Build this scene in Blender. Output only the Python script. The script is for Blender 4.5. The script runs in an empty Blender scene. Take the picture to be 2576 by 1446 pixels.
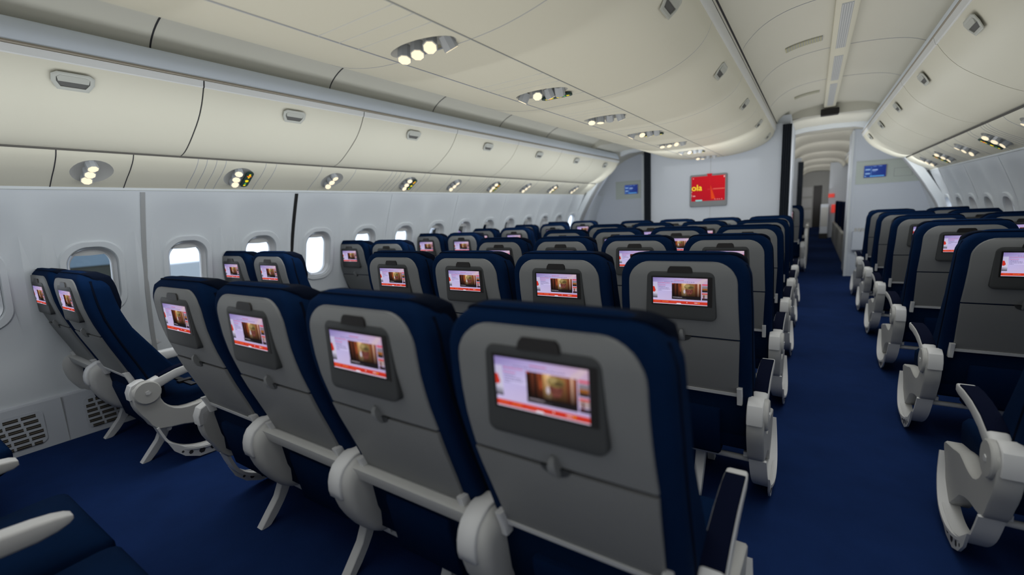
import bpy, bmesh, math, random
from mathutils import Vector, Matrix
random.seed(7)
COL = bpy.context.scene.collection
PI = math.pi
FZ = -.09        # floor level while building; the whole scene is lifted at the end

# ------------------------------------------------------------------ materials
def srgb(r, g, b):
    def f(c):
        c /= 255.0
        return c / 12.92 if c <= .04045 else ((c + .055) / 1.055) ** 2.4
    return (f(r), f(g), f(b), 1)

def mat(name, col, rough=.6, bump=0, bscale=200, var=0, vscale=3, metal=0, spec=.3, emit=None, es=1.0, sheen=0):
    m = bpy.data.materials.new(name); m.use_nodes = True
    nt = m.node_tree; b = nt.nodes['Principled BSDF']
    b.inputs['Base Color'].default_value = (*col[:3], 1)
    b.inputs['Roughness'].default_value = rough
    b.inputs['Metallic'].default_value = metal
    b.inputs['Specular IOR Level'].default_value = spec
    tc = nt.nodes.new('ShaderNodeTexCoord')
    if sheen:
        b.inputs['Sheen Weight'].default_value = sheen
        b.inputs['Sheen Roughness'].default_value = .5
    if var:
        n = nt.nodes.new('ShaderNodeTexNoise'); n.inputs['Scale'].default_value = vscale
        n.inputs['Detail'].default_value = 4
        mx = nt.nodes.new('ShaderNodeMix'); mx.data_type = 'RGBA'
        mx.inputs[6].default_value = (*[c * (1 - var) for c in col[:3]], 1)
        mx.inputs[7].default_value = (*[min(1, c * (1 + var)) for c in col[:3]], 1)
        nt.links.new(tc.outputs['Object'], n.inputs['Vector'])
        nt.links.new(n.outputs['Fac'], mx.inputs[0])
        nt.links.new(mx.outputs[2], b.inputs['Base Color'])
    if bump:
        n2 = nt.nodes.new('ShaderNodeTexNoise'); n2.inputs['Scale'].default_value = bscale
        n2.inputs['Detail'].default_value = 2
        bp = nt.nodes.new('ShaderNodeBump'); bp.inputs['Strength'].default_value = bump
        bp.inputs['Distance'].default_value = .002
        nt.links.new(tc.outputs['Object'], n2.inputs['Vector'])
        nt.links.new(n2.outputs['Fac'], bp.inputs['Height'])
        nt.links.new(bp.outputs['Normal'], b.inputs['Normal'])
    if emit:
        b.inputs['Emission Color'].default_value = (*emit[:3], 1)
        b.inputs['Emission Strength'].default_value = es
    return m

M = {}
M['carpet'] = mat('navy_carpet', (.0065, .020, .080), .95, .6, 260, .25, 6, spec=.05)
M['fabric'] = mat('navy_fabric', (.0022, .0115, .041), .9, .35, 420, .12, 20, spec=.03)
M['fabric_side'] = mat('navy_side_fabric', (.0018, .009, .030), .9, .3, 420, .1, 20, spec=.03)
M['headrest'] = mat('dark_headrest_leather', (.0025, .005, .013), .9, .1, 300, spec=.04)
M['pad'] = mat('dark_navy_pad', (.0025, .0045, .016), .9, .1, 300, spec=.04)
M['shell'] = mat('grey_seat_shell', (.158, .165, .168), .5, .05, 300, .03, 5, spec=.3)
M['shell2'] = mat('grey_tray', (.165, .170, .170), .5, .05, 300, .03, 5, spec=.3)
M['bezel'] = mat('dark_grey_bezel', (.036, .039, .041), .5, spec=.3)
M['black'] = mat('black_plastic', (.010, .009, .009), .4, spec=.3)
M['white'] = mat('pale_grey_plastic', (.56, .57, .575), .45, .03, 200, .04, 5, spec=.35)
M['frame'] = mat('grey_frame_plastic', (.43, .435, .425), .5, .03, 200, .04, 5, spec=.3)
M['line'] = mat('dark_gap', (.03, .03, .035), .8)
M['seamdark'] = mat('dark_seam', (.10, .095, .085), .8)
M['softline'] = mat('blue_grey_seam', (.36, .38, .43), .8)
M['bin'] = mat('cream_bin_plastic', (.61, .592, .49), .5, .02, 60, .015, 2, spec=.25)
M['bintop'] = mat('bin_top_plastic', (.70, .77, .87), .5, spec=.25)
M['rim'] = mat('bin_rim_plastic', (.60, .61, .60), .5, spec=.25)
M['tan'] = mat('tan_seam', (.30, .27, .22), .7)
M['handle'] = mat('bin_handle_plastic', (.42, .43, .39), .5, spec=.3)
M['handle_dark'] = mat('handle_recess', (.10, .10, .095), .7)
M['ceil'] = mat('cream_ceiling_plastic', (.56, .55, .48), .6, .02, 60, .02, 2, spec=.2)
M['wall'] = mat('white_sidewall_plastic', (.60, .635, .66), .5, .02, 80, .015, 2, spec=.25)
M['bulk'] = mat('bluish_white_laminate', (.52, .56, .62), .5, .02, 80, .02, 2, spec=.25)
M['seamgrey'] = mat('grey_seam_strip', (.33, .34, .34), .6)
M['seamblack'] = mat('black_seam', (.01, .01, .01), .7)
M['vent'] = mat('vent_plastic', (.50, .53, .57), .45, spec=.3)
M['ventdark'] = mat('vent_dark', (.035, .03, .022), .8)
M['curtain'] = mat('dark_curtain', (.018, .024, .034), .9, .4, 40)
M['greenpanel'] = mat('pale_green_panel', (.44, .49, .45), .5)
M['monitorframe'] = mat('grey_monitor_frame', (.20, .21, .22), .5)
M['lens'] = mat('warm_lens', (.8, .7, .55), .4, emit=srgb(240, 222, 182), es=.80)
M['barrel'] = mat('lamp_barrel', (.42, .44, .46), .45, spec=.4)
M['dish'] = mat('lamp_recess_shade', (.40, .40, .38), .7)  # darker than the bin plastic: the hollow's shade put into its colour
M['sign'] = mat('dark_green_sign', (.020, .05, .042), .4)
M['yellow'] = mat('yellow_glyph', (.6, .5, .02), .5, emit=srgb(225, 205, 20), es=.7)
M['orange'] = mat('orange_glyph', (.6, .2, .02), .5, emit=srgb(225, 110, 20), es=.7)
M['greenglyph'] = mat('green_glyph', (.1, .6, .15), .5, emit=srgb(60, 200, 70), es=.5)
M['grille'] = mat('grey_grille', (.38, .40, .41), .6)
M['yvent'] = mat('yellowish_vent', (.42, .41, .27), .7)
M['apron'] = None
def apron_mat():
    m = bpy.data.materials.new('airport_apron'); m.use_nodes = True
    nt = m.node_tree; b = nt.nodes['Principled BSDF']; b.inputs['Roughness'].default_value = .9
    tc = nt.nodes.new('ShaderNodeTexCoord'); sp = nt.nodes.new('ShaderNodeSeparateXYZ')
    ab = nt.nodes.new('ShaderNodeMath'); ab.operation = 'MULTIPLY_ADD'; ab.inputs[1].default_value = -1
    dg = nt.nodes.new('ShaderNodeMath'); dg.operation = 'MULTIPLY_ADD'; dg.inputs[1].default_value = 2.13; dg.inputs[2].default_value = 90
    mm = nt.nodes.new('ShaderNodeMath'); mm.operation = 'MAXIMUM'; ab.inputs[2].default_value = 0
    mr = nt.nodes.new('ShaderNodeMapRange'); mr.inputs[1].default_value = 88; mr.inputs[2].default_value = 94
    ad = nt.nodes.new('ShaderNodeMath'); ad.operation = 'ADD'
    n = nt.nodes.new('ShaderNodeTexNoise'); n.inputs['Scale'].default_value = .05
    mx = nt.nodes.new('ShaderNodeMix'); mx.data_type = 'RGBA'
    mx.inputs[6].default_value = (.125, .14, .135, 1); mx.inputs[7].default_value = (.85, .85, .85, 1)
    nt.links.new(tc.outputs['Object'], sp.inputs[0]); nt.links.new(sp.outputs[0], ab.inputs[0])
    nt.links.new(sp.outputs[1], dg.inputs[0]); nt.links.new(dg.outputs[0], ad.inputs[0]); nt.links.new(sp.outputs[0], ad.inputs[1]); nt.links.new(ab.outputs[0], mm.inputs[0]); nt.links.new(ad.outputs[0], mm.inputs[1]); nt.links.new(mm.outputs[0], mr.inputs[0]); nt.links.new(mr.outputs[0], mx.inputs[0])
    nt.links.new(mx.outputs[2], b.inputs['Base Color'])
    return m
M['apron'] = apron_mat()
M['hangar'] = mat('hangar_blue_grey', (.085, .12, .145), .8, var=.2, vscale=.3)
M['hangar_dark'] = mat('hangar_dark_base', (.022, .024, .018), .8, var=.3, vscale=.3)
M['blue'] = mat('blue_paint', (.02, .03, .30), .5)
def glass_mat():
    m = bpy.data.materials.new('window_pane_acrylic'); m.use_nodes = True
    nt = m.node_tree; nt.nodes.clear()
    o = nt.nodes.new('ShaderNodeOutputMaterial'); t = nt.nodes.new('ShaderNodeBsdfTransparent')
    g = nt.nodes.new('ShaderNodeBsdfGlossy'); g.inputs['Roughness'].default_value = .03
    f = nt.nodes.new('ShaderNodeFresnel'); f.inputs[0].default_value = 1.3
    x = nt.nodes.new('ShaderNodeMixShader'); t.inputs[0].default_value = (.97, .98, .98, 1)
    nt.links.new(f.outputs[0], x.inputs[0]); nt.links.new(t.outputs[0], x.inputs[1]); nt.links.new(g.outputs[0], x.inputs[2])
    nt.links.new(x.outputs[0], o.inputs[0]); return m
M['glass'] = glass_mat()
def screen_mat(name, strength):
    m = bpy.data.materials.new(name); m.use_nodes = True
    nt = m.node_tree; b = nt.nodes['Principled BSDF']
    a = nt.nodes.new('ShaderNodeVertexColor'); a.layer_name = 'Col'
    b.inputs['Base Color'].default_value = (.01, .01, .01, 1); b.inputs['Roughness'].default_value = .5; b.inputs['Specular IOR Level'].default_value = 0
    nt.links.new(a.outputs[0], b.inputs['Emission Color']); b.inputs['Emission Strength'].default_value = strength
    return m
M['screen'] = screen_mat('lit_screen', .92)

# ------------------------------------------------------------------ mesh builder
class MB:
    def __init__(s): s.v = []; s.f = []; s.m = []; s.c = []; s.col = False
    def face(s, idx, m=0): s.f.append(tuple(idx)); s.m.append(m)
    def quadc(s, pts, cols, m=0):
        b = len(s.v); s.v += [tuple(p) for p in pts]; s.f.append(tuple(range(b, b + len(pts)))); s.m.append(m)
        s.c.append((len(s.f) - 1, cols)); s.col = True
    def box(s, a, b, m=0):
        (x0, y0, z0), (x1, y1, z1) = a, b; k = len(s.v)
        s.v += [(x0,y0,z0),(x1,y0,z0),(x1,y1,z0),(x0,y1,z0),(x0,y0,z1),(x1,y0,z1),(x1,y1,z1),(x0,y1,z1)]
        for q in ((0,3,2,1),(4,5,6,7),(0,1,5,4),(1,2,6,5),(2,3,7,6),(3,0,4,7)): s.face([k+i for i in q], m)
    def loft(s, secs, m=0, cap=True, closed=True):
        k = len(s.v); n = len(secs[0])
        for sec in secs: s.v += [tuple(p) for p in sec]
        for i in range(len(secs) - 1):
            for j in range(n if closed else n - 1):
                a = k + i*n + j; b = k + i*n + (j+1) % n
                s.face((a, b, b + n, a + n), m)
        if cap and closed:
            s.face([k + j for j in range(n)][::-1], m); s.face([k + (len(secs)-1)*n + j for j in range(n)], m)
    def prism_x(s, poly, x0, x1, m=0, bev=0):      # poly in (y, z)
        if bev:
            cy = sum(p[0] for p in poly)/len(poly); cz = sum(p[1] for p in poly)/len(poly)
            def sh(d):
                out = []
                n = len(poly)
                for i in range(n):
                    a = Vector(poly[i-1]); b = Vector(poly[i]); c = Vector(poly[(i+1) % n])
                    t = ((c - b).normalized() + (b - a).normalized())
                    t = t.normalized() if t.length > 1e-6 else (c-b).normalized()
                    nn = Vector((-t.y, t.x)); out.append(b + nn * d)
                return out
            area = sum(poly[i-1][0]*poly[i][1] - poly[i][0]*poly[i-1][1] for i in range(len(poly)))
            sg = 1 if area > 0 else -1
            q = sh(bev * sg)
            s.loft([[(x0, p.x, p.y) for p in q], [(x0 + bev, *p) for p in poly], [(x1 - bev, *p) for p in poly], [(x1, p.x, p.y) for p in q]], m)
        else:
            s.loft([[(x0, *p) for p in poly], [(x1, *p) for p in poly]], m)
    def prism_y(s, poly, y0, y1, m=0):      # poly in (x, z)
        s.loft([[(p[0], y0, p[1]) for p in poly], [(p[0], y1, p[1]) for p in poly]], m)
    def tube(s, pts, r, m=0, n=10):
        pts = [Vector(p) for p in pts]; secs = []
        rs = r if isinstance(r, (list, tuple)) else [r]*len(pts)
        for i, p in enumerate(pts):
            t = (pts[min(i+1, len(pts)-1)] - pts[max(i-1, 0)]).normalized()
            u = t.cross(Vector((0, 0, 1)));
            if u.length < .1: u = t.cross(Vector((0, 1, 0)))
            u.normalize(); w = t.cross(u)
            secs.append([p + (u*math.cos(2*PI*k/n) + w*math.sin(2*PI*k/n))*rs[i] for k in range(n)])
        s.loft(secs, m)
    def sheet(s, prof, ys, m=0, axis='y'):   # open profile (x,z) swept along y
        k = len(s.v); n = len(prof)
        for y in ys: s.v += [(p[0], y, p[1]) for p in prof]
        for i in range(len(ys)-1):
            for j in range(n-1):
                a = k + i*n + j; s.face((a, a+1, a+1+n, a+n), m)
    def data(s, name, mats, smooth=30, recalc=True):
        me = bpy.data.meshes.new(name); me.from_pydata(s.v, [], s.f)
        for mm in mats: me.materials.append(mm)
        me.polygons.foreach_set('material_index', s.m)
        if s.col:
            ca = me.color_attributes.new('Col', 'FLOAT_COLOR', 'CORNER')
            for fi, cols in s.c:
                p = me.polygons[fi]
                for j, li in enumerate(p.loop_indices):
                    ca.data[li].color = cols[j % len(cols)] if isinstance(cols, list) else cols
        elif recalc:
            bm = bmesh.new(); bm.from_mesh(me); bmesh.ops.recalc_face_normals(bm, faces=bm.faces); bm.to_mesh(me); bm.free()
        if smooth:
            me.polygons.foreach_set('use_smooth', [True]*len(me.polygons))
            me.set_sharp_from_angle(angle=math.radians(smooth))
        me.update(); return me
    def build(s, name, mats, parent=None, smooth=30, recalc=True):
        if not isinstance(mats, (list, tuple)): mats = [mats]
        return link(name, s.data(name, mats, smooth, recalc), parent)

def link(name, me, parent=None):
    o = bpy.data.objects.new(name, me); COL.objects.link(o)
    if parent: o.parent = parent
    return o
def empty(name, loc, label, cat, group=None, rz=0):
    o = bpy.data.objects.new(name, None); COL.objects.link(o); o.location = loc; o.rotation_euler.z = rz
    o.empty_display_size = .1
    o['label'] = label; o['category'] = cat
    if group: o['group'] = group
    return o
def tag(o, label, cat, group=None, kind=None):
    o['label'] = label; o['category'] = cat
    if group: o['group'] = group
    if kind: o['kind'] = kind
    return o
def struct(o, label=None, cat=None):
    o['kind'] = 'structure'
    if label: o['label'] = label
    if cat: o['category'] = cat
    return o
def lerp(tab, t):
    if t <= tab[0][0]: return tab[0][1]
    for (a, b), (c, d) in zip(tab, tab[1:]):
        if t <= c: return b + (d-b)*(t-a)/(c-a)
    return tab[-1][1]
def catmull(pts, n=4):
    out = []
    P = [pts[0]] + list(pts) + [pts[-1]]
    for i in range(1, len(P)-2):
        for k in range(n):
            t = k/n
            out.append(tuple(.5*((2*b) + (-a+c)*t + (2*a-5*b+4*c-d)*t*t + (-a+3*b-3*c+d)*t**3) for a, b, c, d in zip(P[i-1], P[i], P[i+1], P[i+2])))
    out.append(tuple(pts[-1])); return out
def apply_bool(o, cutters):
    for c in cutters:
        md = o.modifiers.new('b', 'BOOLEAN'); md.operation = 'DIFFERENCE'; md.object = c; md.solver = 'EXACT'
    bpy.context.view_layer.update()
    dg = bpy.context.evaluated_depsgraph_get()
    me = bpy.data.meshes.new_from_object(o.evaluated_get(dg))
    o.modifiers.clear(); o.data = me
    for c in cutters: bpy.data.objects.remove(c, do_unlink=True)
    me.set_sharp_from_angle(angle=math.radians(30))

# ================================================================== SEATS
REAR = [(.40, .150), (.44, .140), (.473, .127), (.52, .110), (.566, .092), (.64, .063), (.713, .038), (.78, .017), (.851, .003), (.90, -.002), (.95, -.006), (1.0, -.003), (1.03, .008)]
FRONT = [(.40, .36), (.44, .335), (.533, .276), (.648, .209), (.722, .166), (.821, .133), (.87, .125), (.95, .112), (1.0, .09), (1.03, .055)]
def rear(z): return lerp(REAR, z)
def front(z): return lerp(FRONT, z)
def corner_hw(z, zt, r, w, zb=None, rb=0):
    if z > zt - r:
        d = (z - (zt - r)); return w - r + math.sqrt(max(0, r*r - d*d))
    if zb is not None and z < zb + rb:
        d = (zb + rb) - z; return w - rb + math.sqrt(max(0, rb*rb - d*d))
    return w
def zlevels(z0, z1, r, rb=0, n=14):
    out = [z0 + (z1-z0)*i/n for i in range(n+1)]
    out += [z1 - r + r*math.sin(a*PI/2/8) for a in range(9)]
    if rb: out += [z0 + rb - rb*math.sin(a*PI/2/5) for a in range(6)]
    out = sorted(set(round(x, 5) for x in out))
    return out
def slab(mb, z0, z1, hw, yr, yf, m=0, rb=.012, seg=3, levels=None, x0=0):
    secs = []
    for z in levels:
        w = max(hw(z), .002); a = yr(z); b = yf(z); r = min(rb, w*.5, (b-a)*.45)
        sec = []
        for cx, cy, a0 in ((-w+r, a+r, 180), (w-r, a+r, 270), (w-r, b-r, 0), (-w+r, b-r, 90)):
            for k in range(seg+1):
                t = math.radians(a0 + 90*k/seg); sec.append((x0 + cx + r*math.cos(t), cy + r*math.sin(t), z))
        secs.append(sec)
    mb.loft(secs, m)

def mk_parts():
    D = {}
    # navy cover
    mb = MB()
    hwC = lambda z: corner_hw(z, 1.031, .105, .243 if z < .80 else lerp([(.8, .243), (.95, .236)], z))
    def hwCov(z):
        w = hwC(z)
        if z > 1.01: w = max(w, .14 * (1.0 if z < 1.022 else .8))
        return w
    lv = zlevels(.40, 1.031, .105)
    slab(mb, .4, 1.031, hwCov, lambda z: rear(z) + (0 if z < 1.0 else (z-1.0)*.5), lambda z: front(z) - (0 if z < 1.0 else (z-1.0)*.4), 0, .022, 4, lv)
    # piping line on the side
    D['back'] = mb.data('backrest', [M['fabric']], 45)
    # side gusset piping (dark line just in front of the rear frame)
    mb = MB()
    for sx in (1,):
        pts = []
        for z in [.42 + .56*i/14 for i in range(15)]:
            pts.append((sx*(hwCov(z) - .003), rear(z) + .045, z))
        mb.tube(pts, .0065, 0, 6)
    D['piping'] = mb.data('piping', [M['headrest']], 60)
    # headrest cushion
    mb = MB()
    lv = zlevels(.80, 1.024, .03, .03, 8)
    slab(mb, .8, 1.024, lambda z: corner_hw(z, 1.024, .05, .222, .80, .03), lambda z: front(z) - .05,
         lambda z: lerp([(.80, .130), (.815, .142), (.855, .152), (.95, .141), (.996, .126), (1.024, .085)], z), 0, .02, 3, lv)
    D['headrest'] = mb.data('headrest', [M['headrest']], 50)
    # grey rear shell
    mb = MB()
    lv = zlevels(.697, .995, .085, 0, 10)
    slab(mb, 0, 0, lambda z: corner_hw(z, .995, .085, lerp([(.69, .207), (.9, .200)], z)), lambda z: rear(z) - .007, lambda z: rear(z) + .02, 0, .006, 2, lv)
    D['shell'] = mb.data('back_shell', [M['shell']], 50)
    # tray table
    mb = MB()
    lv = [.452 + (.690-.452)*i/10 for i in range(11)]
    slab(mb, 0, 0, lambda z: lerp([(.45, .196), (.69, .206)], z), lambda z: rear(z) - .011, lambda z: rear(z) + .02, 0, .004, 2, lv)
    D['tray'] = mb.data('tray_table', [M['shell2']], 50)
    mb = MB()   # white bottom strip + brackets
    lv = [.438, .442, .448, .452]
    slab(mb, 0, 0, lambda z: .193, lambda z: rear(z) - .016, lambda z: rear(z) + .02, 0, .003, 2, lv)
    D['strip'] = mb.data('tray_edge', [M['white']], 50)
    for k, sx in (('brL', -1), ('brR', 1)):
        mb = MB(); lv = [.405 + .075*i/5 for i in range(6)]
        slab(mb, 0, 0, lambda z: .0095, lambda z: rear(z) - .028, lambda z: rear(z) + .02, 0, .004, 2, lv, x0=sx*.203)
        D[k] = mb.data('tray_arm', [M['white']], 50)
    # latch and a flat dark plate standing in for the shade below it
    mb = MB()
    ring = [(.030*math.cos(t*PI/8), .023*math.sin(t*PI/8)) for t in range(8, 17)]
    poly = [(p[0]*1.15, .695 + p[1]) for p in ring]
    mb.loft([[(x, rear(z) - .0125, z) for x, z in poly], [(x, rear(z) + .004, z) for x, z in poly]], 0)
    D['cup'] = mb.data('latch_cup_shade', [M['bezel']], 50)
    mb = MB()
    sec = []
    for z, w, d in ((.673, .011, .016), (.680, .014, .024), (.70, .013, .027), (.715, .010, .022), (.724, .006, .012)):
        sec.append([(-w, rear(z), z), (-w*.7, rear(z)-d, z), (w*.7, rear(z)-d, z), (w, rear(z), z)])
    mb.loft(sec, 0)
    D['latch'] = mb.data('tray_latch', [M['shell']], 50)
    # monitor bezel
    TL = .012
    def by(z): return -.0125 - (z-.88)*.038
    mb = MB()
    lv = zlevels(.770, .956, .022, .018, 6)
    slab(mb, 0, 0, lambda z: corner_hw(z, .956, .022, lerp([(.77, .131), (.956, .124)], z), .77, .018), by, lambda z: rear(z) + .01, 0, .005, 2, lv)
    D['bezel'] = mb.data('monitor_housing', [M['bezel']], 50)
    mb = MB()
    mb.loft([[(x, by(z) - .0012, z) for x, z in ((-.1065, .824), (.1165, .824), (.1165, .938), (-.1065, .938))],
             [(x, by(z) + .003, z) for x, z in ((-.1065, .824), (.1165, .824), (.1165, .938), (-.1065, .938))]], 0)
    D['border'] = mb.data('screen_border', [M['black']], 0)
    mb = MB()  # tab on top
    poly = [(-.050, .953), (-.046, .968), (-.038, .977), (.038, .977), (.046, .970), (.050, .953)]
    mb.loft([[(x*.92, rear(z) - .0125, z) for x, z in poly], [(x, rear(z) + .004, z) for x, z in poly]], 0)
    D['tab'] = mb.data('release_tab', [M['black']], 40)
    # screen picture
    mb = MB()
    W, H = .100, .0515
    cnt = [0]
    def Q(u0, v0, u1, v1, c, d=0, tri=None):
        # u 0..1 left-right, v 0..1 top-bottom
        cnt[0] += 1
        off = .0018 + .00035*d
        def P(u, v):
            x = -W + 2*W*u; z = .881 + H - 2*H*v; return (x, by(z) - off, z)
        if tri: pts = [P(*t) for t in tri]
        else: pts = [P(u0, v1), P(u1, v1), P(u1, v0), P(u0, v0)]
        mb.quadc(pts, c)
    bl, br, tr, tl = srgb(205, 195, 232), srgb(222, 205, 225), srgb(206, 175, 190), srgb(132, 118, 178)
    Q(0, 0, .5, .5, [srgb(190, 182, 228), srgb(214, 204, 238), srgb(178, 162, 212), tl])
    Q(.5, 0, 1, .5, [srgb(214, 204, 238), srgb(190, 170, 205), srgb(196, 165, 190), srgb(178, 162, 212)])
    Q(0, .5, 1, .9, [srgb(200, 188, 226), srgb(186, 170, 214), srgb(190, 170, 205), srgb(190, 182, 228)])
    Q(.78, .0, .92, .16, srgb(206, 182, 196), 1, [(.80, .2), (.9, .2), (1, .02), (.93, .0)])
    # left strip picture
    Q(0, .17, .085, .72, [srgb(200, 196, 214), srgb(205, 200, 218), srgb(196, 190, 220), srgb(190, 180, 220)], 1)
    Q(0, 0, 0, 0, srgb(196, 50, 36), 2, [(.0, .34), (.03, .35), (.055, .5), (.03, .56), (0, .55)])
    Q(0, .62, .085, .78, [srgb(40, 38, 48), srgb(60, 58, 68), srgb(190, 186, 205), srgb(170, 166, 190)], 2)
    # headline / text dashes
    rr = random.Random(3)
    def dashes(u0, u1, v, h, c, d=1, lo=.008, hi=.02, gap=.005):
        u = u0
        while u < u1:
            w = rr.uniform(lo, hi); Q(u, v + rr.uniform(-.2, .2)*h, min(u+w, u1), v + h, c, d); u += w + gap
    dashes(.40, .58, .075, .028, srgb(190, 110, 150), 1, .006, .014, .003)
    dashes(.22, .78, .135, .018, srgb(120, 100, 150), 1, .01, .03, .01)
    dashes(.10, .33, .185, .028, srgb(196, 120, 165), 1, .006, .014, .004)
    dashes(.10, .24, .270, .028, srgb(196, 120, 165), 1, .006, .014, .004)
    for i, e in enumerate((.24, .31, .33, .17)): dashes(.105, e, .335 + .048*i, .016, srgb(110, 100, 140), 1, .01, .03, .006)
    # central photo
    a, b = .36, .89; t0, t1 = .20, .80
    def PQ(u0, v0, u1, v1, c, d): Q(a + (b-a)*u0, t0 + (t1-t0)*v0, a + (b-a)*u1, t0 + (t1-t0)*v1, c, d)
    PQ(0, 0, 1, 1, srgb(28, 18, 16), 1)
    strips = [(0, .10, (52, 24, 16)), (.10, .16, (104, 52, 34)), (.16, .22, (60, 28, 18)), (.22, .34, (128, 62, 34)), (.34, .40, (210, 160, 100)),
              (.40, .50, (230, 190, 140)), (.50, .60, (176, 120, 84)), (.60, .80, (150, 100, 60)), (.80, .88, (128, 66, 40)), (.88, .93, (220, 176, 150)), (.93, 1, (140, 72, 44))]
    for u0, u1, c in strips:
        c2 = [x*.25 for x in c]; PQ(u0, 0, u1, .80, [srgb(*c2), srgb(*c2), srgb(*c), srgb(*c)], 2)
    def blob(cu, cv, ru, rv, c, d, n=12):
        pts = [(a + (b-a)*(cu + ru*math.cos(2*PI*k/n)), t0 + (t1-t0)*(cv + rv*math.sin(2*PI*k/n))) for k in range(n)]
        Q(0, 0, 0, 0, c, d, pts[::-1])
    blob(.60, .42, .13, .27, srgb(96, 50, 44), 3)
    blob(.60, .52, .10, .17, srgb(112, 62, 54), 4)
    blob(.60, .20, .17, .17, srgb(128, 108, 62), 4)
    blob(.54, .14, .09, .10, srgb(160, 140, 92), 5)
    blob(.66, .24, .10, .08, srgb(88, 72, 44), 5)
    blob(.44, .50, .035, .12, srgb(196, 184, 196), 4)
    blob(.56, .50, .018, .025, srgb(40, 22, 20), 5); blob(.65, .50, .018, .025, srgb(40, 22, 20), 5)
    blob(.61, .66, .035, .02, srgb(70, 28, 30), 5)
    blob(.30, .35, .03, .18, srgb(150, 70, 40), 3)
    PQ(0, .82, 1, 1, srgb(24, 20, 24), 5)
    PQ(.01, .01, .07, .05, srgb(190, 60, 40), 5)
    a0 = a
    dashes(a0 + .02, a0 + .19, .715, .025, srgb(150, 140, 150), 6, .008, .016, .003)
    dashes(a0 + .10, a0 + .27, .755, .012, srgb(90, 84, 90), 6, .01, .02, .004)
    # right thumbs
    Q(.905, .20, 1, .25, srgb(205, 70, 90), 1); Q(.905, .27, 1, .38, srgb(130, 120, 130), 1); Q(.905, .36, 1, .44, srgb(150, 90, 36), 2)
    Q(.905, .42, 1, .50, srgb(40, 34, 34), 2); Q(.905, .53, 1, .58, srgb(200, 74, 60), 2); Q(.905, .58, 1, .70, srgb(170, 150, 150), 1)
    Q(.93, .60, .95, .76, srgb(90, 30, 30), 2); Q(.905, .72, 1, .80, srgb(44, 36, 40), 1)
    # red bar
    Q(0, .865, 1, .98, [srgb(196, 40, 26), srgb(190, 36, 30), srgb(206, 62, 40), srgb(214, 66, 40)], 1)
    Q(0, .975, 1, 1, srgb(220, 205, 225), 1)
    dashes(.03, .14, .905, .018, srgb(226, 120, 70), 2, .01, .02, .004); dashes(.18, .30, .905, .022, srgb(230, 130, 70), 2, .01, .02, .004)
    dashes(.34, .46, .91, .014, srgb(216, 96, 60), 2, .01, .02, .004)
    Q(.63, .90, .645, .925, srgb(240, 220, 220), 2); Q(.77, .905, .83, .925, srgb(240, 210, 200), 2); Q(.84, .90, .865, .93, srgb(236, 160, 40), 2)
    Q(0, 0, 0, 0, srgb(226, 222, 236), 3, [(.44, .985), (.455, .945), (.525, .945), (.54, .985)])
    D['screen'] = mb.data('screen', [M['screen']], 0)
    # cushion
    mb = MB()
    cp = [(.17, .36), (.215, .315), (.30, .292), (.42, .285), (.62, .293), (.69, .292), (.716, .275), (.722, .245), (.712, .20), (.672, .165), (.50, .155), (.25, .165), (.17, .20)]
    cp = catmull(cp, 2)
    mb.prism_x(cp, -.244, .244, 0, .018)
    D['cushion'] = mb.data('seat_cushion', [M['fabric']], 50)
    mb = MB()   # navy rear lower cover and pouch
    mb.prism_x([(.150, .45), (.145, .38), (.16, .28), (.19, .20), (.26, .16), (.26, .45)], -.232, .232, 0, .01)
    D['lower'] = mb.data('lower_back_cover', [M['fabric_side']], 50)
    mb = MB()
    mb.prism_x([(.128, .37), (.125, .345), (.160, .165), (.175, .150), (.24, .150), (.24, .37)], -.13, .13, 0, .008)
    D['pouch'] = mb.data('life_vest_pouch', [M['fabric']], 50)
    mb = MB()   # grey beam
    mb.prism_x([(.105, .452), (.092, .446), (.100, .408), (.108, .400), (.16, .40), (.16, .452)], -.265, .265, 0)
    D['beam'] = mb.data('back_beam', [M['frame']], 50)
    # inner armrest housing
    mb = MB()
    hp = catmull([(.12, .468), (.075, .445), (.056, .40), (.062, .33), (.09, .26), (.145, .185), (.21, .150), (.25, .17), (.25, .30), (.235, .42), (.18, .462)], 2)
    cy, cz = .16, .32
    secs = []
    for x, sc in ((-.052, .72), (-.047, .86), (-.034, .96), (-.015, 1.0), (.015, 1.0), (.034, .96), (.047, .86), (.052, .72)):
        secs.append([(x, cy + (p[0]-cy)*sc, cz + (p[1]-cz)*sc) for p in hp])
    mb.loft(secs, 0)
    D['housing'] = mb.data('armrest_housing', [M['frame']], 60)
    mb = MB()
    capp = [(.115, .474), (.068, .449), (.047, .402), (.050, .352), (.075, .352), (.12, .40), (.17, .44), (.17, .474)]
    mb.prism_x(catmull(capp, 2), -.036, .022, 0, .004)
    D['cap'] = mb.data('housing_cap', [M['white']], 50)
    # inner arm
    def arm(mb, w, path, m=0):
        secs = []
        for y, z, h, ww in path:
            a_ = w*ww; r = min(.012, h*.4, a_*.4); sec = []
            for cx, czz, a0 in ((-a_+r, -h+r, 180), (a_-r, -h+r, 270), (a_-r, h-r*.7, 0), (-a_+r, h-r*.7, 90)):
                for k in range(3):
                    t = math.radians(a0 + 45*k); sec.append((cx + r*math.cos(t), y, z + czz + r*math.sin(t)))
            secs.append(sec)
        mb.loft(secs, m)
    ap = [(.17, .385, .035, .9), (.22, .398, .034, 1), (.30, .413, .031, 1), (.40, .420, .030, 1), (.50, .420, .029, 1), (.56, .417, .027, 1), (.60, .417, .021, .92), (.625, .418, .013, .8), (.637, .419, .006, .6)]
    mb = MB(); arm(mb, .029, ap); D['arm'] = mb.data('armrest', [M['white']], 50)
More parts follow.
